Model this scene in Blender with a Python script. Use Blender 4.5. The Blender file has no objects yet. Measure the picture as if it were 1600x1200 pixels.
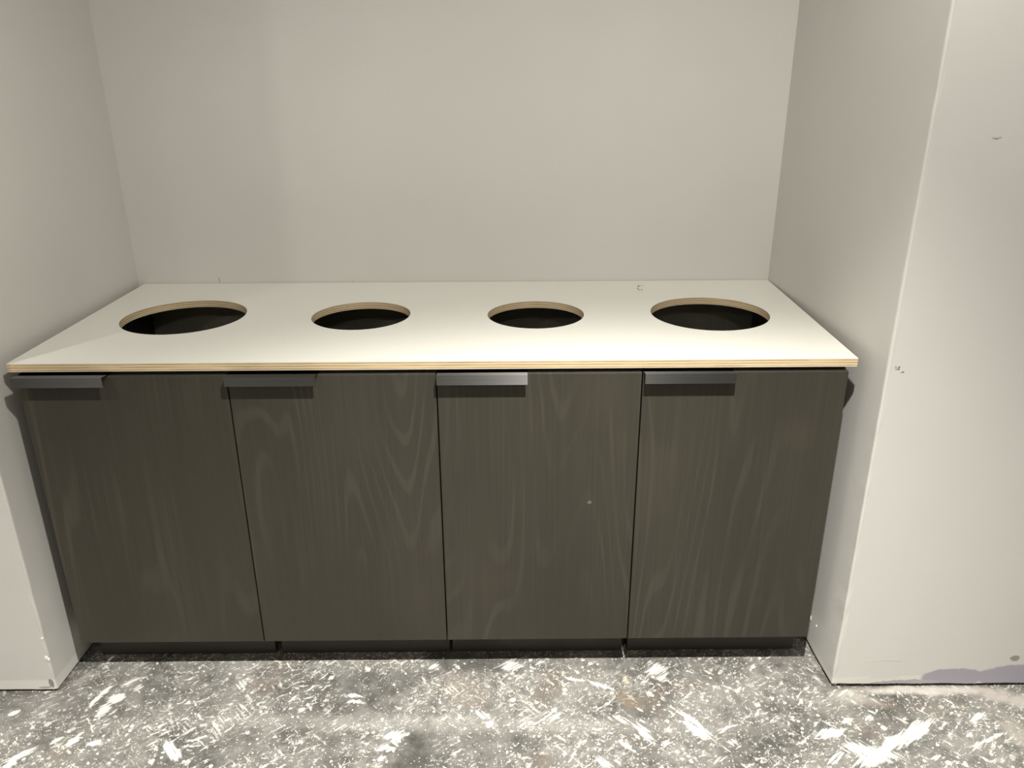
import bpy, bmesh, math, random
from mathutils import Vector, Matrix, noise

# ------------------------------------------------------------------ camera
scene = bpy.context.scene
C = scene.collection
CAM = dict(x=0.159, y=-1.654, z=1.4436, yaw=-0.0048, pitch=-0.3755, roll=-0.0051, f=1259.66)
cam_data = bpy.data.cameras.new('camera')
cam = bpy.data.objects.new('camera', cam_data)
C.objects.link(cam)
cam_data.sensor_fit = 'HORIZONTAL'
cam_data.sensor_width = 36.0
cam_data.lens = 36.0 * CAM['f'] / 1600.0
cam_data.clip_start = 0.02
_f0 = Vector((-math.sin(CAM['yaw']), math.cos(CAM['yaw']), 0)); _r0 = Vector((math.cos(CAM['yaw']), math.sin(CAM['yaw']), 0))
_u0 = Vector((0, 0, 1))
_F = _f0 * math.cos(CAM['pitch']) + _u0 * math.sin(CAM['pitch'])
_U = -_f0 * math.sin(CAM['pitch']) + _u0 * math.cos(CAM['pitch'])
_R = _r0 * math.cos(CAM['roll']) + _U * math.sin(CAM['roll'])
_U = -_r0 * math.sin(CAM['roll']) + _U * math.cos(CAM['roll'])
cam.matrix_world = Matrix(((_R.x, _U.x, -_F.x, CAM['x']), (_R.y, _U.y, -_F.y, CAM['y']), (_R.z, _U.z, -_F.z, CAM['z']), (0, 0, 0, 1)))
scene.camera = cam

# ------------------------------------------------------------------ world, light, exposure
world = bpy.data.worlds.new('world'); scene.world = world
world.use_nodes = True
world.node_tree.nodes['Background'].inputs[0].default_value = (0.5, 0.5, 0.46, 1)
world.node_tree.nodes['Background'].inputs[1].default_value = 0.05
vs = scene.view_settings
vs.view_transform = 'Standard'; vs.look = 'None'; vs.gamma = 1.0; vs.use_curve_mapping = False
vs.exposure = 0.98
LAMP_Z = 2.50
LIGHT_COL = (1.0, 0.972, 0.905)
LAMPS = [  # x, y, beam watts, spill watts
    (0.39, -1.10, 225.0, 52.0),
    (-1.64, -1.10, 95.0, 8.0),
    (0.39, -3.15, 150.0, 8.0),  # unseen rear lamp, added to raise the ambient bounce
    (-1.64, -3.15, 100.0, 8.0),  # its neighbour, likewise added as fill
]
def spot(name, loc, watts, angle, blend, radius):
    l = bpy.data.lights.new(name, 'SPOT'); l.energy = watts; l.color = LIGHT_COL
    l.spot_size = math.radians(angle); l.spot_blend = blend; l.shadow_soft_size = radius
    o = bpy.data.objects.new(name, l); C.objects.link(o); o.location = loc
    return o
for (lx, ly, wb, ws) in LAMPS:
    spot('downlight_or_fill_beam', (lx, ly, LAMP_Z), wb, 90, 0.85, 0.025)
    spot('downlight_or_fill_spill', (lx, ly, LAMP_Z), ws, 168, 0.55, 0.03)

# ------------------------------------------------------------------ measures (metres)
ZC, T = 0.8453, 0.019           # worktop height and thickness
YO, YB = 0.0030, 0.6990        # worktop front and back
ZT, ZB = 0.816, 0.100           # door top and bottom
CEIL = 2.55
XWL0, XWL1 = -0.967, -0.9425     # left alcove wall: at the mouth, at the back
XWR0, XWR1 = 0.957, 0.9385       # right alcove wall
YWL, YWR = -0.060, -0.069       # front faces of the walls either side
YBW = 0.7013                    # back wall

# ------------------------------------------------------------------ node helpers
class NT:
    def __init__(self, name):
        self.m = bpy.data.materials.new(name); self.m.use_nodes = True
        self.t = self.m.node_tree; self.n = self.t.nodes
        self.b = self.n['Principled BSDF']
    def new(self, kind, **kw):
        n = self.n.new(kind)
        for k, v in kw.items(): setattr(n, k, v)
        return n
    def link(self, a, b): self.t.links.new(a, b)
    def put(self, sock, v):
        if isinstance(v, bpy.types.NodeSocket): self.link(v, sock)
        elif isinstance(v, (tuple, list)) and len(v) == 3 and sock.type == 'RGBA': sock.default_value = (*v, 1)
        else: sock.default_value = v
    def obj(self): return self.new('ShaderNodeTexCoord').outputs['Object']
    def math(self, op, a, b=0.0, c=0.0, clamp=False):
        n = self.new('ShaderNodeMath', operation=op, use_clamp=clamp)
        for i, v in enumerate((a, b, c)): self.put(n.inputs[i], v)
        return n.outputs[0]
    def vmath(self, op, a, b=(0, 0, 0)):
        n = self.new('ShaderNodeVectorMath', operation=op)
        self.put(n.inputs[0], a)
        if op == 'SCALE': self.put(n.inputs['Scale'], b)
        else: self.put(n.inputs[1], b)
        return n.outputs['Value'] if op in ('LENGTH', 'DOT_PRODUCT', 'DISTANCE') else n.outputs[0]
    def map(self, vec, loc=(0, 0, 0), rot=(0, 0, 0), scale=(1, 1, 1), kind='POINT'):
        n = self.new('ShaderNodeMapping', vector_type=kind)
        self.put(n.inputs['Vector'], vec)
        n.inputs['Location'].default_value = loc; n.inputs['Rotation'].default_value = rot; n.inputs['Scale'].default_value = scale
        return n.outputs[0]
    def noise(self, vec, scale, detail=3.0, rough=0.55, dist=0.0, color=False):
        n = self.new('ShaderNodeTexNoise')
        self.put(n.inputs['Vector'], vec)
        n.inputs['Scale'].default_value = scale; n.inputs['Detail'].default_value = detail
        n.inputs['Roughness'].default_value = rough; n.inputs['Distortion'].default_value = dist
        return n.outputs['Color'] if color else n.outputs[0]
    def streak(self, vec, ang, sx, sy):               # coordinates drawn out along direction ang
        return self.map(vec, rot=(0, 0, ang), scale=(1 / sx, 1 / sy, 1), kind='TEXTURE')
    def ramp(self, v, lo, hi, a=0.0, b=1.0):          # smooth step from a to b
        n = self.new('ShaderNodeMapRange', interpolation_type='SMOOTHSTEP')
        self.put(n.inputs[0], v); n.inputs[1].default_value = lo; n.inputs[2].default_value = hi
        n.inputs[3].default_value = a; n.inputs[4].default_value = b
        return n.outputs[0]
    def mix(self, f, a, b):
        n = self.new('ShaderNodeMix', data_type='RGBA')
        self.put(n.inputs[0], f); self.put(n.inputs[6], a); self.put(n.inputs[7], b)
        return n.outputs[2]
    def bump(self, h, strength=0.2, dist=0.002):
        n = self.new('ShaderNodeBump'); n.inputs['Strength'].default_value = strength; n.inputs['Distance'].default_value = dist
        self.put(n.inputs['Height'], h); self.link(n.outputs[0], self.b.inputs['Normal'])
    def xyz(self, vec):
        n = self.new('ShaderNodeSeparateXYZ'); self.put(n.inputs[0], vec); return n.outputs
    def done(self, col, rough=0.6, metal=0.0, spec=0.5):
        self.put(self.b.inputs['Base Color'], col); self.put(self.b.inputs['Roughness'], rough)
        self.put(self.b.inputs['Metallic'], metal); self.put(self.b.inputs['Specular IOR Level'], spec)
        return self.m
    def blob(self, vec, x, y, rx, ry, ang, soft=0.35, axis='XY'):   # soft-edged ellipse of its own shape
        if axis == 'XY': m = self.map(vec, (x, y, 0), (0, 0, ang), (rx, ry, 1e6), 'TEXTURE')
        else: m = self.map(vec, (x, 0, y), (0, -ang, 0), (rx, 1e6, ry), 'TEXTURE')
        return self.ramp(self.vmath('LENGTH', m), 1.0, 1.0 - soft, 0, 1)

# ------------------------------------------------------------------ materials
def wall_material(name, compound=None, ragged=0.018):
    k = NT(name); p = k.obj()
    big = k.noise(p, 1.6, 3, 0.5); fine = k.noise(p, 260, 2, 0.6)
    col = k.mix(k.ramp(big, 0.3, 0.7), (0.60, 0.588, 0.555), (0.635, 0.622, 0.588))
    z = k.xyz(p)[2]; x = k.xyz(p)[0]
    if compound:
        # joint compound feathered on the foot of the drywall
        wav = k.noise(k.map(p, scale=(2.2, 2.2, 5)), 2.0, 3, 0.55)
        edge = k.math('ADD', z, k.math('MULTIPLY', k.math('SUBTRACT', wav, 0.5), compound[0]))
        col = k.mix(k.ramp(edge, compound[1] + 0.003, compound[1] - 0.003), col, (0.70, 0.685, 0.64))
        line = k.ramp(k.noise(k.map(p, scale=(1.2, 1.2, 30)), 3.0, 2), 0.69, 0.74)
        line = k.math('MULTIPLY', line, k.ramp(z, 0.14, 0.05))
        col = k.mix(k.math('MULTIPLY', line, 0.35), col, (0.36, 0.35, 0.33))
        warp = k.vmath('ADD', p, k.vmath('SCALE', k.vmath('SUBTRACT', k.noise(p, 42, 6, 0.75, color=True), (0.5, 0.5, 0.5)), ragged))
        for (bx, bz, rx, rz, an, c) in compound[2]:
            col = k.mix(k.blob(warp, bx, bz, rx, rz, an, 0.16, 'XZ'), col, c)
    k.bump(k.math('ADD', k.math('MULTIPLY', fine, 0.35), k.noise(p, 40, 2)), 0.10, 0.0015)
    return k.done(col, 0.62, 0, 0.35)
LILAC = (0.37, 0.35, 0.40)
M_WALL = wall_material('painted_drywall')
M_WALL_R = wall_material('painted_drywall_lilac_foot', (0.035, 0.030, [
    (1.255, 0.030, 0.085, 0.030, 0.02, LILAC), (1.42, 0.034, 0.12, 0.036, 0.03, LILAC), (1.13, 0.012, 0.10, 0.012, 0.05, (0.42, 0.40, 0.42)),
    (1.70, 0.035, 0.25, 0.035, 0, LILAC), (1.397, 0.086, 0.013, 0.009, 0, (0.30, 0.29, 0.265))]))
M_WALL_L = wall_material('painted_drywall_patched_foot', (0.010, 0.036, [
    (-0.9785, 0.026, 0.0065, 0.014, 0.15, (0.26, 0.25, 0.26)), (-0.995, 0.014, 0.020, 0.003, 0.1, (0.38, 0.37, 0.36))]), 0.004)

def floor_material():
    k = NT('paint_splattered_concrete'); p = k.obj()
    warpc = k.vmath('SUBTRACT', k.noise(p, 22, 4, 0.65, color=True), (0.5, 0.5, 0.5))
    pw = k.vmath('ADD', p, k.vmath('SCALE', warpc, 0.035))
    pw2 = k.vmath('ADD', p, k.vmath('SCALE', warpc, 0.016))
    n1 = k.noise(p, 4.5, 6, 0.62); n2 = k.noise(p, 26, 5, 0.65); n3 = k.noise(p, 150, 3, 0.6)
    g = k.math('ADD', k.math('MULTIPLY', n1, 0.55), k.math('ADD', k.math('MULTIPLY', n2, 0.33), k.math('MULTIPLY', n3, 0.12)))
    col = k.mix(k.ramp(g, 0.36, 0.66), (0.075, 0.073, 0.066), (0.30, 0.29, 0.265))
    brown = k.ramp(k.noise(p, 5.5, 3, 0.5), 0.56, 0.70)
    col = k.mix(k.math('MULTIPLY', brown, 0.55), col, (0.205, 0.165, 0.135))
    # dust and thin skim of drywall mud
    dust = k.math('MULTIPLY', k.ramp(k.noise(p, 7.0, 5, 0.6), 0.50, 0.68), k.ramp(k.noise(p, 55, 4, 0.7), 0.38, 0.66))
    col = k.mix(k.math('MULTIPLY', dust, 0.60), col, (0.46, 0.445, 0.41))
    band = k.math('MULTIPLY', k.blob(pw, 0.02, -0.175, 0.95, 0.040, -0.03, 0.9), k.ramp(k.noise(p, 34, 4, 0.7), 0.25, 0.75, 0.35, 1.0))
    col = k.mix(k.math('MULTIPLY', band, 0.62), col, (0.46, 0.445, 0.41))
    WHITE = (0.74, 0.725, 0.67)
    dens = k.ramp(k.noise(p, 5.0, 3, 0.6), 0.33, 0.66)
    # round drips: two sizes
    for sc, lo, hi, th in ((75, 0.06, 0.36, 0.80), (170, 0.06, 0.34, 0.70), (30, 0.04, 0.22, 0.86)):
        v = k.new('ShaderNodeTexVoronoi', voronoi_dimensions='2D'); k.put(v.inputs['Vector'], pw2); v.inputs['Scale'].default_value = sc
        rnd = k.xyz(v.outputs['Color'])
        keep = k.ramp(k.math('ADD', rnd[0], k.math('MULTIPLY', dens, 0.26)), th + 0.20, th + 0.22)
        rad = k.math('MULTIPLY_ADD', rnd[1], hi - lo, lo)
        d = k.ramp(k.math('SUBTRACT', v.outputs['Distance'], rad), 0.03, -0.05)
        col = k.mix(k.math('MULTIPLY', k.math('MULTIPLY', d, keep), k.math('MULTIPLY_ADD', rnd[2], 0.5, 0.5)), col, WHITE)
    # scuffed flecks in two sweep directions
    for ang, sx, sy, th in ((0.75, 22, 75, 0.585), (-0.80, 24, 80, 0.595), (0.35, 55, 120, 0.585), (1.2, 70, 130, 0.60)):
        q = k.streak(pw2, ang, sx, sy)
        s = k.ramp(k.noise(q, 1.0, 4, 0.62), th, th + 0.05)
        m = k.ramp(k.noise(p, 6.5 + ang, 2), 0.40, 0.60)
        col = k.mix(k.math('MULTIPLY', s, k.math('MULTIPLY', m, 0.9)), col, WHITE)
    # the larger trowel smears, drips and stains, each where it lies (fields carried by the floor mesh)
    st = k.new('ShaderNodeAttribute', attribute_name='stain')
    col = k.mix(k.math('MULTIPLY', st.outputs['Alpha'], k.ramp(n2, 0.3, 0.62, 0.65, 1.0)), col, st.outputs['Color'])
    bris = k.noise(k.streak(p, 0.72, 14, 170), 1.0, 3, 0.6)
    bris2 = k.noise(k.streak(p, -0.85, 14, 170), 1.0, 3, 0.6)
    rag = k.noise(p, 90, 4, 0.7)
    sm = k.new('ShaderNodeAttribute', attribute_name='smear')
    sep = k.new('ShaderNodeSeparateColor'); k.link(sm.outputs['Color'], sep.inputs[0])
    for m, b in ((sep.outputs[0], bris), (sep.outputs[1], bris2), (sep.outputs[2], rag)):
        tex = k.ramp(k.math('ADD', k.math('MULTIPLY', b, 1.5), k.math('MULTIPLY', m, 0.62)), 0.98, 1.28)
        col = k.mix(k.math('MULTIPLY', tex, k.ramp(m, 0.0, 0.25)), col, WHITE)
    k.bump(k.math('ADD', n2, k.math('MULTIPLY', n3, 0.6)), 0.25, 0.002)
    rough = k.ramp(n1, 0.3, 0.7, 0.50, 0.72)
    return k.done(col, rough, 0, 0.4)
# x, y, half length, half width, angle, opacity   (on the floor plane, metres)
#FD0
SMEARS = [
    (-0.8549, -0.0767, 0.0681, 0.0107, 1.329, 0.95), (-0.8259, -0.1240, 0.0310, 0.0180, 1.357, 0.95), (-0.8122, -0.0840, 0.0315, 0.0211, 0.838, 0.95),
    (-0.7983, -0.0230, 0.0355, 0.0129, 0.706, 0.70), (-0.7719, -0.0494, 0.0224, 0.0158, 0.676, 0.70), (-0.9486, -0.2624, 0.0465, 0.0120, 0.685, 0.95),
    (-0.9587, -0.2857, 0.0260, 0.0150, 0.999, 0.90), (-0.9383, -0.2518, 0.0275, 0.0094, 0.602, 0.90), (-0.8500, -0.2180, 0.0346, 0.0114, 1.272, 0.95),
    (-0.8883, -0.2169, 0.0246, 0.0111, 0.733, 0.90), (-0.7966, -0.2256, 0.0297, 0.0137, 0.066, 0.90), (-1.0382, -0.1322, 0.0163, 0.0105, 0.159, 0.95),
    (-0.9666, -0.1453, 0.0297, 0.0108, 0.243, 0.50), (-0.9577, -0.1038, 0.0221, 0.0264, 0.363, 0.35), (-0.8763, -0.1853, 0.0092, 0.0066, 1.050, 0.90),
    (-0.7961, -0.1674, 0.0105, 0.0058, -0.011, 0.90), (-0.6125, -0.2482, 0.0569, 0.0203, -1.022, 0.90), (-0.5667, -0.2168, 0.0375, 0.0065, 0.298, 0.90),
    (-0.5707, -0.2366, 0.0338, 0.0048, 0.156, 0.80), (-0.6655, -0.2280, 0.0217, 0.0133, 0.387, 0.60), (-0.6478, -0.2805, 0.0109, 0.0125, -0.011, 0.95),
    (-0.5202, -0.0389, 0.0245, 0.0211, -0.954, 0.75), (-0.5069, -0.1379, 0.0470, 0.0574, -0.892, 0.45), (-0.5271, -0.1926, 0.0507, 0.0192, -0.917, 0.60),
    (-0.6477, -0.1720, 0.1191, 0.0228, -0.153, 0.35), (-0.2267, -0.0834, 0.0368, 0.0098, -0.189, 0.90), (-0.2174, -0.1051, 0.0325, 0.0076, -0.051, 0.90),
    (-0.2955, -0.0154, 0.0151, 0.0097, 0.541, 0.90), (-0.3749, -0.0924, 0.0230, 0.0083, 1.078, 0.80), (-0.3431, -0.1247, 0.0173, 0.0116, 0.402, 0.95),
    (-0.2089, 0.0081, 0.0138, 0.0123, 0.232, 0.90), (-0.1128, -0.2124, 0.0438, 0.0245, -0.011, 0.75), (-0.1259, -0.2518, 0.0394, 0.0134, -0.067, 0.85),
    (-0.1081, -0.2216, 0.0385, 0.0151, -1.096, 0.85), (-0.0802, -0.2061, 0.0085, 0.0112, -0.628, 0.90), (-0.1326, -0.2808, 0.0147, 0.0101, 0.987, 0.95),
    (-0.3971, -0.1991, 0.0755, 0.0304, 0.446, 0.35), (-0.2293, -0.1818, 0.1010, 0.0195, 0.100, 0.35), (-0.0358, -0.1591, 0.0865, 0.0218, 0.055, 0.40),
    (-0.0371, 0.0203, 0.0230, 0.0178, 0.120, 0.80), (0.0187, 0.0136, 0.0169, 0.0220, 0.274, 0.60), (0.0931, -0.1503, 0.0339, 0.0147, -0.589, 0.80),
    (-0.0569, -0.0349, 0.0421, 0.0075, -1.296, 0.60), (0.0111, -0.0642, 0.0362, 0.0220, -0.595, 0.50), (0.1591, 0.0203, 0.0440, 0.0305, -0.012, 0.80),
    (0.1467, -0.0378, 0.0248, 0.0256, -0.621, 0.50), (0.1069, -0.1808, 0.0180, 0.0137, 0.362, 0.80), (0.2081, -0.1200, 0.0678, 0.0450, -0.687, 0.40),
    (0.2387, -0.1621, 0.0889, 0.0286, 0.184, 0.45), (0.3222, -0.0320, 0.0508, 0.0060, -0.251, 0.90), (0.3843, -0.0553, 0.0467, 0.0093, -0.449, 0.90),
    (0.3106, -0.2533, 0.0724, 0.0037, 1.062, 0.90), (0.3641, -0.1956, 0.0311, 0.0046, 0.027, 0.80), (0.5367, -0.0021, 0.0451, 0.0382, 0.142, 0.70),
    (0.5448, -0.0335, 0.0276, 0.0197, -0.114, 0.70), (0.5240, 0.0207, 0.0272, 0.0216, 0.208, 0.60), (0.5036, -0.0866, 0.0177, 0.0146, -0.962, 0.70),
    (0.5908, -0.1794, 0.0874, 0.0148, -0.992, 0.95), (0.5884, -0.2023, 0.0542, 0.0190, -0.932, 0.90), (0.6667, -0.1950, 0.0443, 0.0054, 0.336, 0.90),
    (0.6220, -0.1667, 0.0178, 0.0042, 0.373, 0.80), (0.4675, -0.2068, 0.0520, 0.0159, -0.984, 0.85), (0.4159, -0.1691, 0.0443, 0.0202, -0.577, 0.60),
    (0.4182, -0.2486, 0.0301, 0.0187, -0.482, 0.70), (0.3680, -0.2916, 0.0321, 0.0131, -0.749, 0.80), (0.3452, -0.2571, 0.0324, 0.0045, -0.080, 0.50),
    (0.7237, -0.0739, 0.0093, 0.0210, -0.894, 0.75), (0.7564, -0.1228, 0.0156, 0.0089, -0.490, 0.80), (0.7590, -0.0452, 0.0607, 0.0234, 0.206, 0.35),
    (0.7488, 0.0072, 0.0504, 0.0294, 0.126, 0.30), (0.9013, -0.2143, 0.0608, 0.0198, 0.173, 0.85), (0.9694, -0.2713, 0.0922, 0.0314, -0.238, 0.80),
    (1.0736, -0.2271, 0.1650, 0.0218, 0.503, 0.95), (0.9726, -0.2846, 0.0805, 0.0308, 0.452, 0.80), (1.1053, -0.2015, 0.0795, 0.0195, 0.504, 0.70),
    (0.8661, -0.2793, 0.0395, 0.0146, 0.265, 0.50), (0.8933, -0.2839, 0.0506, 0.0131, 0.536, 0.70), (1.2501, -0.2408, 0.0914, 0.0065, 0.348, 0.80),
    (1.2396, -0.2560, 0.0604, 0.0123, 0.240, 0.55), (1.2585, -0.1739, 0.0600, 0.0094, 0.285, 0.80), (1.2752, -0.1641, 0.0351, 0.0137, 0.308, 0.70),
    (1.2365, -0.2143, 0.0355, 0.0050, 0.186, 0.60), (1.2632, -0.1791, 0.0608, 0.0037, 0.103, 0.60), (1.1133, -0.2893, 0.0241, 0.0100, 0.373, 0.70),
    (1.1644, -0.3076, 0.0139, 0.0103, -0.802, 0.80), (1.2392, -0.3014, 0.0297, 0.0099, 0.362, 0.60), (0.9550, -0.1775, 0.0140, 0.0220, -0.940, 0.80),
    (1.0115, -0.1732, 0.0213, 0.0154, 0.171, 0.70), (1.0842, -0.1799, 0.0280, 0.0084, -0.858, 0.70), (0.9332, -0.0289, 0.0622, 0.0099, -1.310, 0.55),
    (0.8886, -0.0063, 0.0331, 0.0122, -0.228, 0.50), (0.9876, -0.0891, 0.0435, 0.0210, 0.077, 0.60), (1.1128, -0.0938, 0.0155, 0.0061, 1.273, 0.70),
    (0.8305, -0.1691, 0.0189, 0.0139, -0.368, 0.50), (0.7179, -0.2929, 0.0183, 0.0103, -0.474, 0.60), (0.6259, -0.2901, 0.0338, 0.0103, 0.488, 0.50),
    (0.5445, -0.2847, 0.0170, 0.0105, -0.795, 0.60)]
STAINS = [
    (1.1939, -0.0795, 0.2639, 0.0178, -0.012, (0.62, 0.58, 0.53), 0.90),
    (1.3689, -0.1052, 0.1118, 0.0311, -0.254, (0.52, 0.47, 0.43), 0.85),
    (1.3372, -0.2348, 0.0974, 0.0375, -1.479, (0.44, 0.4, 0.36), 0.70),
    (1.0013, -0.1033, 0.0768, 0.0273, -0.173, (0.55, 0.53, 0.48), 0.60),
    (0.4480, -0.1015, 0.0561, 0.0323, -0.902, (0.26, 0.2, 0.14), 0.60),
    (0.4498, -0.0355, 0.0344, 0.0075, -1.567, (0.5, 0.43, 0.22), 0.50),
    (0.0494, -0.0624, 0.1008, 0.0593, -0.958, (0.25, 0.205, 0.17), 0.45),
    (-0.4629, -0.0475, 0.0546, 0.0332, 0.108, (0.26, 0.2, 0.17), 0.40),
    (0.8028, -0.0053, 0.0204, 0.0257, -0.392, (0.13, 0.11, 0.1), 0.60),
    (1.1838, -0.1472, 0.0382, 0.0295, -1.331, (0.22, 0.2, 0.17), 0.60),
    (0.2251, -0.2900, 0.0464, 0.0257, -0.479, (0.16, 0.125, 0.1), 0.60),
    (-0.9707, -0.1016, 0.1324, 0.0371, -0.012, (0.2, 0.185, 0.175), 0.50),
    (-0.9316, -0.0133, 0.0405, 0.0356, 0.730, (0.42, 0.4, 0.36), 0.50),
    (1.0380, -0.1282, 0.0598, 0.0185, -0.155, (0.36, 0.3, 0.26), 0.50)]
#FD1

def wood_material():
    k = NT('dark_stained_veneer'); p = k.obj()
    rnd = k.new('ShaderNodeObjectInfo').outputs['Random']
    off = k.new('ShaderNodeCombineXYZ'); k.put(off.inputs[0], k.math('MULTIPLY', rnd, 37.0)); k.put(off.inputs[2], k.math('MULTIPLY', rnd, 11.0))
    q = k.vmath('ADD', p, off.outputs[0])
    field = k.noise(k.map(q, scale=(4.2, 1, 0.62)), 1.0, 1.6, 0.40, 0.0)       # growth-ring height field, contoured below
    ring = k.math('SINE', k.math('MULTIPLY', field, 120.0))
    ring = k.ramp(ring, 0.35, 1.0)
    fibre = k.noise(k.map(q, scale=(150, 40, 2.2)), 1.0, 3, 0.6)
    broad = k.noise(k.map(q, scale=(4.5, 1, 1.2)), 1.0, 3, 0.5)
    mask = k.ramp(k.noise(k.map(q, scale=(5, 1, 2)), 1.0, 2), 0.38, 0.66)
    g = k.math('ADD', k.math('MULTIPLY', fibre, 0.26), k.math('ADD', k.math('MULTIPLY', broad, 0.34), k.math('MULTIPLY', k.math('MULTIPLY', ring, mask), 0.14)))
    col = k.mix(k.ramp(g, 0.18, 0.62), (0.044, 0.040, 0.030), (0.074, 0.068, 0.053))
    red = k.ramp(k.noise(k.map(q, scale=(4, 1, 3)), 1.0, 2), 0.55, 0.72)
    col = k.mix(k.math('MULTIPLY', red, 0.22), col, (0.076, 0.063, 0.051))
    k.bump(fibre, 0.05, 0.0004)
    return k.done(col, k.ramp(fibre, 0.2, 0.8, 0.45, 0.58), 0, 0.22)

def simple(name, col, rough=0.6, metal=0.0, spec=0.5, nscale=60, amt=0.12, stretch=(1, 1, 1), bump=0.0):
    k = NT(name); p = k.obj()
    n = k.noise(k.map(p, scale=stretch), nscale, 3, 0.6)
    lo = tuple(c * (1 - amt) for c in col); hi = tuple(min(1, c * (1 + amt)) for c in col)
    if bump: k.bump(n, bump, 0.0005)
    return k.done(k.mix(n, lo, hi), rough, metal, spec)

def ply_material():
    k = NT('birch_plywood_edge'); p = k.obj()
    x, y, z = k.xyz(p)
    wob = k.math('MULTIPLY', k.math('SUBTRACT', k.noise(k.map(p, scale=(1.3, 1.3, 1)), 2.5, 3), 0.5), 0.0022)
    ph = k.math('FRACT', k.math('MULTIPLY', k.math('ADD', z, wob), 1.0 / 0.0062))
    dark = k.math('MULTIPLY', k.ramp(k.math('ABSOLUTE', k.math('SUBTRACT', ph, 0.5)), 0.20, 0.10), k.ramp(k.noise(k.map(p, scale=(1, 1, 8)), 9, 3), 0.30, 0.58, 0.35, 1.0))
    fleck = k.ramp(k.noise(k.map(p, scale=(30, 30, 500)), 1.0, 3), 0.64, 0.72)
    col = k.mix(k.noise(k.map(p, scale=(12, 12, 300)), 1.0, 3), (0.62, 0.47, 0.27), (0.80, 0.66, 0.44))
    col = k.mix(k.math('MULTIPLY', dark, 0.85), col, (0.33, 0.21, 0.105))
    col = k.mix(k.math('MULTIPLY', fleck, 0.5), col, (0.26, 0.17, 0.09))
    return k.done(col, 0.6, 0, 0.3)

M_WOOD = wood_material()
M_CARCASS = simple('dark_carcass_board', (0.050, 0.045, 0.036), 0.55, amt=0.15, stretch=(1, 1, 0.2))
M_INSIDE = simple('grey_cabinet_lining', (0.55, 0.51, 0.43), 0.6)
M_TOE = simple('dark_toe_board', (0.046, 0.042, 0.034), 0.55, stretch=(0.2, 1, 1))
M_LAM = simple('white_laminate', (0.80, 0.785, 0.72), 0.42, spec=0.4, nscale=18, amt=0.012)
M_PLY = ply_material()
def handle_material():                                            # horizontally brushed: highlights smear up and down
    k = NT('brushed_dark_metal'); p = k.obj()
    n = k.noise(k.map(p, scale=(4, 400, 400)), 1.0, 3, 0.6)
    tan = k.new('ShaderNodeCombineXYZ'); tan.inputs[2].default_value = 1.0
    k.link(tan.outputs[0], k.b.inputs['Tangent']); k.b.inputs['Anisotropic'].default_value = 0.96
    return k.done(k.mix(n, (0.10, 0.10, 0.097), (0.17, 0.17, 0.165)), 0.42, 1.0)
M_HANDLE = handle_material()
M_PENCIL = simple('pencil_graphite', (0.24, 0.235, 0.21), 0.6)
M_FAINT = simple('faint_pencil_or_dent', (0.47, 0.46, 0.42), 0.6)
M_SCORE = simple('knife_score_in_compound', (0.54, 0.53, 0.49), 0.6)
M_DAB = simple('dried_plaster', (0.85, 0.84, 0.79), 0.7)
M_SPOT = simple('dried_paint_fleck', (0.13, 0.125, 0.105), 0.6)
M_DARKGAP = simple('raw_sill_timber', (0.10, 0.085, 0.07), 0.8)
M_TRIM = simple('white_lamp_trim', (0.8, 0.8, 0.78), 0.5)
kk = NT('lamp_lens'); kk.put(kk.b.inputs['Emission Color'], (1, 0.95, 0.82)); kk.b.inputs['Emission Strength'].default_value = 6.0
M_LENS = kk.done((0.9, 0.9, 0.85), 0.4)

# ------------------------------------------------------------------ mesh helpers
def obj(name, bm, mat, parent=None, loc=(0, 0, 0), smooth=False):
    bmesh.ops.recalc_face_normals(bm, faces=bm.faces)
    me = bpy.data.meshes.new(name); bm.to_mesh(me); bm.free()
    me.materials.append(mat)
    if smooth:
        for f in me.polygons: f.use_smooth = True
    o = bpy.data.objects.new(name, me); C.objects.link(o); o.location = loc
    if parent: o.parent = parent
    return o
def thing(name, label, cat, loc=(0, 0, 0), group=None):
    o = bpy.data.objects.new(name, None); C.objects.link(o); o.location = loc
    o['label'] = label; o['category'] = cat
    if group: o['group'] = group
    return o
def structure(name, bm, mat, label=None):
    o = obj(name, bm, mat); o['kind'] = 'structure'
    if label: o['label'] = label
    return o
def box(x0, x1, y0, y1, z0, z1, bev=0.0, seg=2, bm=None):
    b = bmesh.new()
    bmesh.ops.create_cube(b, size=1.0)
    for v in b.verts:
        v.co = Vector((x0 + (v.co.x + 0.5) * (x1 - x0), y0 + (v.co.y + 0.5) * (y1 - y0), z0 + (v.co.z + 0.5) * (z1 - z0)))
    if bev: bmesh.ops.bevel(b, geom=list(b.edges), offset=bev, segments=seg, affect='EDGES', profile=0.5)
    if bm is None: return b
    me = bpy.data.meshes.new('tmp'); b.to_mesh(me); b.free(); bm.from_mesh(me); bpy.data.meshes.remove(me)
    return bm

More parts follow.
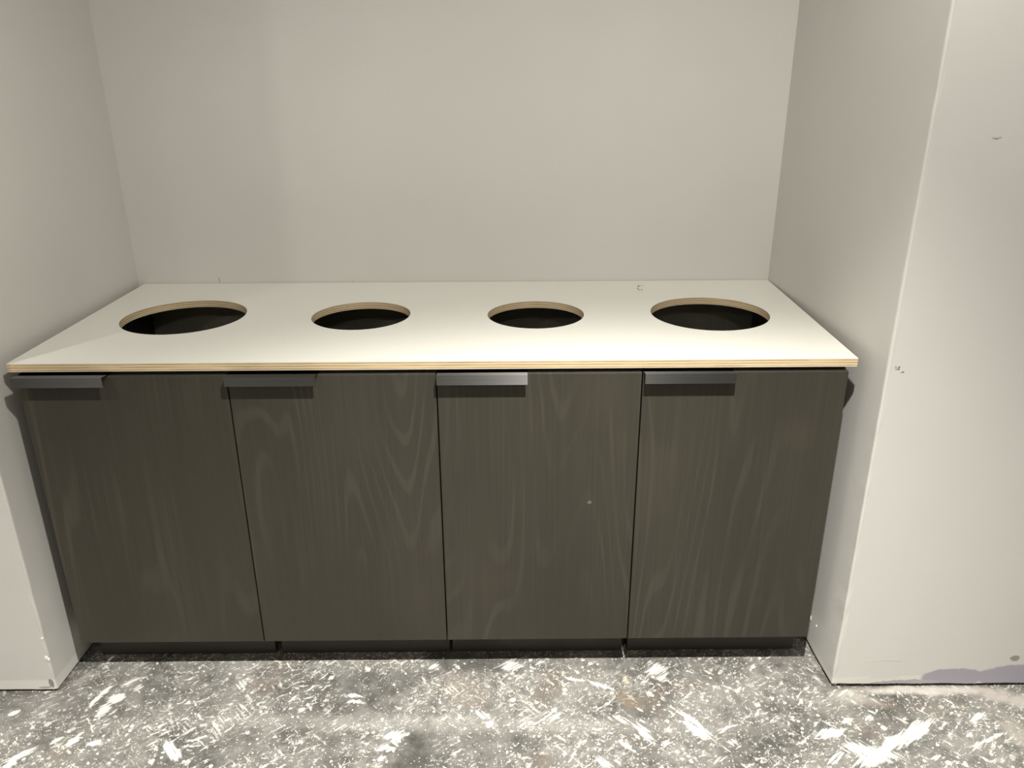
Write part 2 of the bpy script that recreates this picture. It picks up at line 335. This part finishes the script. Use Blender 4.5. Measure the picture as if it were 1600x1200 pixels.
# ------------------------------------------------------------------ the setting
import numpy as np
def floor_mesh():
    """Floor sheet, finely divided where the smears lie; 'smear' and 'stain' hold the shapes of dried paint on it."""
    xs = np.concatenate([[-4.2], np.arange(-1.30, 1.62, 0.003), [4.2]])
    ys = np.concatenate([[-4.6], np.arange(-0.42, 0.09, 0.003), [0.8]])
    X, Y = np.meshgrid(xs, ys); nx, ny = len(xs), len(ys)
    me = bpy.data.meshes.new('floor')
    co = np.stack([X.ravel(), Y.ravel(), np.zeros(X.size)], 1)
    i = np.arange((ny - 1) * (nx - 1)); r, c = i // (nx - 1), i % (nx - 1); q = r * nx + c
    me.from_pydata(co.tolist(), [], np.stack([q, q + 1, q + nx + 1, q + nx], 1).tolist())
    wv = np.array([noise.noise_vector((x * 24, y * 24, 1.0)) for x, y in zip(X.ravel(), Y.ravel())]).reshape(ny, nx, 3)
    wf = np.array([noise.noise_vector((x * 85, y * 85, 5.0)) for x, y in zip(X.ravel(), Y.ravel())]).reshape(ny, nx, 3)
    XW = X + wv[..., 0] * 0.006 + wf[..., 0] * 0.0035; YW = Y + wv[..., 1] * 0.006 + wf[..., 1] * 0.0035
    def ell(x, y, rx, ry, an, soft):
        dx, dy = XW - x, YW - y; c, s = math.cos(an), math.sin(an)
        d = np.sqrt(((dx * c + dy * s) / rx) ** 2 + ((-dx * s + dy * c) / ry) ** 2)
        t = np.clip((1 - d) / soft, 0, 1); return t * t * (3 - 2 * t)
    sm = np.zeros((ny, nx, 4)); sm[..., 3] = 1
    for (x, y, rx, ry, an, op) in SMEARS:
        ch = 2 if rx < 0.02 else (0 if an > -0.15 else 1)
        sm[..., ch] = np.maximum(sm[..., ch], ell(x, y, rx * 1.06, ry * 1.15, an, 0.7) * op)
    st = np.zeros((ny, nx, 4)); st[..., :3] = 0.3
    for (x, y, rx, ry, an, c, op) in STAINS:
        a = (ell(x, y, rx, ry * 1.2, an, 0.7) * op)[..., None]
        w = a / np.maximum(a + st[..., 3:] * (1 - a), 1e-6)
        st[..., :3] = st[..., :3] * (1 - w) + np.array(c) * w
        st[..., 3:] = a + st[..., 3:] * (1 - a)
    for nm, arr in (('smear', sm), ('stain', st)):
        at = me.attributes.new(nm, 'FLOAT_COLOR', 'POINT')
        at.data.foreach_set('color', arr.reshape(-1).astype(np.float32))
    me.update()
    return me
M_FLOOR = floor_material()
fo = bpy.data.objects.new('floor', floor_mesh()); C.objects.link(fo); fo.data.materials.append(M_FLOOR)
fo['kind'] = 'structure'; fo['label'] = 'grey concrete floor splattered with white paint and plaster'
structure('ceiling', box(-4.2, 4.2, -4.6, 0.8, CEIL, CEIL + 0.05), M_WALL)
structure('wall_back', box(-1.2, 1.2, YBW, YBW + 0.1, 0, CEIL), M_WALL, 'plain off-white back wall of the alcove')
structure('wall_room_left', box(-4.25, -4.2, -4.6, -0.06, 0, CEIL), M_WALL)
structure('wall_room_right', box(4.2, 4.25, -4.6, -0.06, 0, CEIL), M_WALL)
structure('wall_room_back', box(-4.2, 4.2, -4.65, -4.6, 0, CEIL), M_WALL)

def side_wall(name, s, x0, x1, yf, mat, seed, gap, label):
    """Drywall pier: alcove side face, plastered corner and front face, its ragged foot hanging just clear of the floor."""
    plan = []                                                    # (x, y, nx, ny)
    n = 14
    for i in range(n + 1):
        t = i / n; y = YBW + (yf + 0.004 - YBW) * t
        plan.append((x1 + (x0 - x1) * t, y, -s, 0.0))
    plan.append((x0 + s * 0.0012, yf + 0.0012, -s * 0.7, -0.7))
    m = 46
    for i in range(m + 1):
        t = (i / m) ** 1.6
        plan.append((x0 + s * (0.004 + t * 3.24), yf, 0.0, -1.0))
    zs = [0.03, 0.06, 0.09, 0.12] + [0.16 + 0.04 * i for i in range(60)]
    zs = [z for z in zs if z < CEIL] + [CEIL]
    bm = bmesh.new(); rings = []
    rings.append([bm.verts.new((x - nx * 0.014, y - ny * 0.014, 0)) for (x, y, nx, ny) in plan])
    rings.append([bm.verts.new((x - nx * 0.014, y - ny * 0.014, 0.026)) for (x, y, nx, ny) in plan])
    foot = []
    for (x, y, nx, ny) in plan:
        h = gap + 0.0045 * noise.noise(Vector((x * 9 + seed, y * 14, 0))) + 0.0025 * noise.noise(Vector((x * 40, y * 45, seed)))
        foot.append(bm.verts.new((x, y, max(0.0012, h))))
    rings.append(foot)
    for z in zs:
        row = []
        for i, (x, y, nx, ny) in enumerate(plan):
            d = 0.0012 * noise.noise(Vector((x * 2.5, y * 2.5 + seed, z * 2.0)))
            if i in (n, n + 1, n + 2):                            # the plastered arris wanders a little
                d += 0.0014 * noise.noise(Vector((seed, 3, z * 16))) + (0.0022 * noise.noise(Vector((seed, 7, z * 60))) if z < 0.32 else 0)
            row.append(bm.verts.new((x + nx * d, y + ny * d, z)))
        rings.append(row)
    for a, b in zip(rings, rings[1:]):
        for i in range(len(a) - 1): bm.faces.new((a[i], a[i + 1], b[i + 1], b[i]))
    return structure(name, bm, mat, label)
wall_l = side_wall('wall_left', -1, XWL0, XWL1, YWL, M_WALL_L, 3.1, 0.0095, 'off-white drywall with a small grey hole at the foot of its corner')
wall_r = side_wall('wall_right', 1, XWR0, XWR1, YWR, M_WALL_R, 8.7, 0.0115, 'off-white drywall with lilac patches along its foot and pencil scribbles')

# ------------------------------------------------------------------ worktop with four holes
def wx(x, y): return x + 0.0118 * (y - YO) / (YB - YO) * 1.0 - 0.004      # the top sits a hair askew in the alcove
HOLES = [(-0.6800, 0.1541), (-0.2228, 0.1261), (0.2291, 0.1247), (0.6803, 0.1516)]
YH = 0.3575
XL, XR = -0.9313, 0.9295
def perforated(z0, z1, inset=0.0):
    """Slab between z0 and z1 with the four round holes cut clean through."""
    bounds = [XL] + [(HOLES[i][0] + HOLES[i + 1][0]) / 2 for i in range(3)] + [XR]
    bm = bmesh.new()
    cache = {}
    def V(x, y, z):
        key = (round(x, 5), round(y, 5), round(z, 5))
        if key not in cache: cache[key] = bm.verts.new((wx(x, y), y, z))
        return cache[key]
    y0, y1 = YO + inset, YB
    N = 72
    for i, (hx, r) in enumerate(HOLES):
        a, b = bounds[i], bounds[i + 1]
        angs = [2 * math.pi * j / N for j in range(N)] + [math.atan2(yy - YH, xx - hx) % (2 * math.pi) for xx in (a, b) for yy in (y0, y1)]
        angs = sorted(set(round(t, 6) for t in angs))
        inner, outer = [], []
        for t in angs:
            c, s = math.cos(t), math.sin(t)
            k = min(((b - hx) / c if c > 1e-9 else (a - hx) / c if c < -1e-9 else 9), ((y1 - YH) / s if s > 1e-9 else (y0 - YH) / s if s < -1e-9 else 9))
            inner.append((hx + (r) * c, YH + (r) * s)); outer.append((hx + k * c, YH + k * s))
        L = len(angs)
        for j in range(L):
            q = (j + 1) % L
            for z in (z0, z1):
                bm.faces.new((V(*inner[j], z), V(*outer[j], z), V(*outer[q], z), V(*inner[q], z)))
            bm.faces.new((V(*inner[j], z0), V(*inner[q], z0), V(*inner[q], z1), V(*inner[j], z1)))
            (xa, ya), (xb, yb) = outer[j], outer[q]
            onside = (abs(ya - y0) < 1e-6 and abs(yb - y0) < 1e-6) or (abs(ya - y1) < 1e-6 and abs(yb - y1) < 1e-6) or \
                     (i == 0 and abs(xa - XL) < 1e-6 and abs(xb - XL) < 1e-6) or (i == 3 and abs(xa - XR) < 1e-6 and abs(xb - XR) < 1e-6)
            if onside: bm.faces.new((V(xa, ya, z0), V(xb, yb, z0), V(xb, yb, z1), V(xa, ya, z1)))
    return bm
top = thing('worktop', 'white laminated plywood worktop with four round holes cut in it', 'worktop', (0, 0, ZC - T))
obj('plywood_core', perforated(0.0008, T - 0.0012), M_PLY, top)['label'] = 'bare layered plywood edge'
lam = obj('top_laminate', perforated(T - 0.0012, T), M_LAM, top)
obj('bottom_laminate', perforated(0.0, 0.0008), M_LAM, top)

def stroke(pts, w, to3d, th=0.0003):
    """A pencil stroke: a thin flat ribbon along pts, lying on the surface given by to3d(u, v, height)."""
    bm = bmesh.new()
    for (a, b) in zip(pts, pts[1:]):
        d = Vector((b[0] - a[0], b[1] - a[1])); L = d.length; d /= L; nrm = Vector((-d.y, d.x)) * w / 2
        e = d * w * 0.3
        cs = [Vector(a) - e + nrm, Vector(a) - e - nrm, Vector(b) + e - nrm, Vector(b) + e + nrm]
        lo = [bm.verts.new(to3d(c.x, c.y, -0.0002)) for c in cs]; hi = [bm.verts.new(to3d(c.x, c.y, th)) for c in cs]
        bm.faces.new(hi); bm.faces.new(lo[::-1])
        for i in range(4): bm.faces.new((lo[i], lo[(i + 1) % 4], hi[(i + 1) % 4], hi[i]))
    return bm
on_top = lambda u, v, h: (0.159 + (u - 0.159) * 1.0093, -1.654 + (v + 1.654) * 1.0093, T + h)
obj('pencil_or_dent_mark', stroke([(0.5345, 0.604), (0.5385, 0.622)], 0.0040, on_top), M_PENCIL, top)
obj('pencil_or_dent_mark', stroke([(0.541, 0.619), (0.552, 0.622)], 0.0035, on_top), M_FAINT, top)
obj('pencil_or_dent_mark', stroke([(0.5305, 0.592), (0.5315, 0.570), (0.5395, 0.569), (0.5405, 0.577)], 0.0030, on_top), M_PENCIL, top)

on_right = lambda u, v, h: (u, YWR - h - 0.0009, v)
for pts, w, mt in (([(0.9715, 0.8530), (0.9755, 0.8525)], 0.0016, M_FAINT), ([(0.9725, 0.8495), (0.9757, 0.8487), (0.9762, 0.8460), (0.9735, 0.8450)], 0.0012, M_FAINT),
                   ([(0.9790, 0.8518), (0.9812, 0.8524), (0.9815, 0.8505), (0.9787, 0.8468), (0.9823, 0.8466)], 0.0016, M_PENCIL),
                   ([(0.9855, 0.8390), (0.9880, 0.8408), (0.9905, 0.8408), (0.9915, 0.8395)], 0.0014, M_FAINT), ([(0.9910, 0.8412), (0.9922, 0.8396)], 0.0016, M_PENCIL),
                   ([(1.030, 0.0800), (1.06, 0.0835), (1.09, 0.0840), (1.12, 0.0820)], 0.0010, M_SCORE), ([(1.050, 0.0330), (1.09, 0.0352), (1.12, 0.0350)], 0.0010, M_SCORE),
                   ([(1.078, 1.3135), (1.086, 1.3120), (1.094, 1.3145)], 0.0020, M_FAINT)):  # a dent in the wall, drawn as a flat grey stroke
    obj('pencil_or_dent_mark', stroke(pts, w, on_right), mt, wall_r)
wall_b = bpy.data.objects['wall_back']
on_back = lambda u, v, h: (u, YBW - h, v)
obj('pencil_or_dent_mark', stroke([(-0.7004, 0.8485), (-0.7004, 0.8620)], 0.0020, on_back), M_PENCIL, wall_b)
obj('pencil_or_dent_mark', stroke([(-0.3045, 0.8480), (-0.3045, 0.8530)], 0.0016, on_back), M_FAINT, wall_b)

def dab(x, y, z, rx, rz, seed, parent, mat=M_DAB, axis='X', sgn=1, th=0.0015):
    """A flattened lump of dried plaster or paint with a ragged outline."""
    bm = bmesh.new(); N = 16; rnd = random.Random(seed)
    def P(u, v, h):
        return (x + sgn * h, y + u, z + v) if axis == 'X' else (x + u, y + sgn * h, z + v)
    rim = []; mid = []
    for i in range(N):
        t = 2 * math.pi * i / N; k = 1 + rnd.uniform(-0.18, 0.18)
        rim.append(bm.verts.new(P(math.cos(t) * rx * k, math.sin(t) * rz * k, -0.002)))
        mid.append(bm.verts.new(P(math.cos(t) * rx * k * 0.7, math.sin(t) * rz * k * 0.7, th)))
    for i in range(N): bm.faces.new((rim[i], rim[(i + 1) % N], mid[(i + 1) % N], mid[i]))
    bm.faces.new(mid)
    return obj('plaster_dab' if mat is M_DAB else 'paint_fleck', bm, mat, parent)
wallx = lambda y: XWR0 + (XWR1 - XWR0) * (y - YWR) / (YBW - YWR)
dab(wallx(0.055), 0.055, 0.0900, 0.0030, 0.0032, 1, wall_r, sgn=-1, th=0.0022)
dab(wallx(0.093), 0.093, 0.085, 0.0030, 0.0090, 2, wall_r, sgn=-1, th=0.0022)
for i, (x, z, r) in enumerate(((-0.9745, 0.104, 0.005), (-0.9700, 0.098, 0.0035), (-0.9720, 0.162, 0.0030))):
    dab(x, YWL, z, r, r * 1.3, 10 + i, wall_l, axis='Y', sgn=-1, th=0.0011)

# ------------------------------------------------------------------ base cabinets
GAPS = [-0.9201, -0.4594, 0.0005, 0.4544, 0.9096]
TOES = [(-0.9201, -0.4571), (-0.4437, 0.0017), (0.0068, 0.4544), (0.4679, 0.9096)]
LABELS = ['dark wood base cabinet at the row end beside the wall holed at its foot',
          'dark wood base cabinet whose handle looks black, beneath a smaller worktop hole',
          'dark wood base cabinet with a pale speck on its door and a gleaming handle',
          'dark wood base cabinet at the row end beside the wall with pencil scribbles']
YT = 0.0761
HX0, HLEN, HOUT, HZ0, HZ1 = 0.0022, 0.198, 0.025, 0.7993, 0.8218
TILT = [0.0, 0.0, 0.0, 0.0]
YBACK, ZTOP = 0.675, ZC - T - 0.0002
for i in range(4):
    x0, x1 = GAPS[i], GAPS[i + 1]
    w = x1 - x0
    cb = thing('base_cabinet', LABELS[i], 'cabinet', (x0, 0, 0), 'base cabinets under the worktop')
    F = 0.0215                                                    # carcass front, behind the door
    cx0, cx1 = 0.0010, w - 0.0010
    obj('side_panel', box(cx0, cx0 + 0.018, F, YBACK, ZB + 0.002, ZTOP), M_CARCASS, cb)
    obj('side_panel', box(cx1 - 0.018, cx1, F, YBACK, ZB + 0.002, ZTOP), M_CARCASS, cb)
    obj('bottom_panel', box(cx0 + 0.018, cx1 - 0.018, F, YBACK, ZB + 0.002, ZB + 0.020), M_INSIDE, cb)
    obj('back_panel', box(cx0 + 0.018, cx1 - 0.018, YBACK - 0.012, YBACK, ZB + 0.020, ZTOP), M_INSIDE, cb)
    obj('top_rail', box(cx0 + 0.018, cx1 - 0.018, F, F + 0.09, ZTOP - 0.019, ZTOP), M_CARCASS, cb)
    t0, t1 = max(0.0005, TOES[i][0] - x0), min(w - 0.0008, TOES[i][1] - x0)
    obj('toe_kick', box(t0 + 0.0005, t1 - 0.0005, YT, YT + 0.018, 0.0, ZB + 0.002), M_TOE, cb)
    for yy in (0.14, 0.54):
        for xx in (0.06, w - 0.06):
            leg = bmesh.new()
            bmesh.ops.create_cone(leg, cap_ends=True, segments=20, radius1=0.022, radius2=0.018, depth=ZB + 0.002, matrix=Matrix.Translation((xx, yy, (ZB + 0.002) / 2)))
            obj('leg', leg, M_INSIDE, cb)
    door = obj('door', box(0.0016, w - 0.0016, 0.0, 0.0190, ZB, ZT, 0.0007, 1), M_WOOD, cb)
    # edge pull: plate lying on the door's top edge, arm reaching out, lip turned down
    hb = bmesh.new()
    prof = [(0.0188, ZT), (0.0188, ZT + 0.0022), (0.002, ZT + 0.0022), (-HOUT + 0.004, HZ1 + 0.0004), (-HOUT, HZ1), (-HOUT, HZ0), (-HOUT + 0.0024, HZ0), (-HOUT + 0.0024, HZ1 - 0.0034), (-HOUT + 0.005, HZ1 - 0.0025), (0.0, ZT)]
    ra = [hb.verts.new((HX0, y, z)) for y, z in prof]; rb = [hb.verts.new((HX0 + HLEN, y, z)) for y, z in prof]
    hb.faces.new(ra); hb.faces.new(rb[::-1])
    for j in range(len(prof)): hb.faces.new((ra[j], ra[(j + 1) % len(prof)], rb[(j + 1) % len(prof)], rb[j]))
    obj('handle', hb, M_HANDLE, door)['label'] = 'slim dark metal edge pull'
    if i == 2:
        f = dab(0.347 - x0, 0.0, 0.492, 0.0062, 0.0055, 5, door, M_SPOT, 'Y', -1, 0.0002)

# ------------------------------------------------------------------ recessed ceiling downlights (the rear pair is added for fill)
for i, (lx, ly, wb, ws) in enumerate(LAMPS):
    dl = thing('downlight', 'round white recessed downlight in the ceiling, rear pair added for fill', 'light', (lx, ly, CEIL), 'recessed ceiling downlights')
    ring = bmesh.new(); N = 40
    prof = [(0.085, -0.001), (0.085, -0.006), (0.062, -0.009), (0.055, -0.001)]
    rr = [[ring.verts.new((r * math.cos(2 * math.pi * j / N), r * math.sin(2 * math.pi * j / N), z)) for r, z in prof] for j in range(N)]
    for j in range(N):
        for q in range(4): ring.faces.new((rr[j][q], rr[j][(q + 1) % 4], rr[(j + 1) % N][(q + 1) % 4], rr[(j + 1) % N][q]))
    obj('trim_ring', ring, M_TRIM, dl, smooth=True)
    lens = bmesh.new()
    bmesh.ops.create_cone(lens, cap_ends=True, segments=N, radius1=0.054, radius2=0.054, depth=0.003, matrix=Matrix.Translation((0, 0, -0.0025)))
    obj('lens', lens, M_LENS, dl)
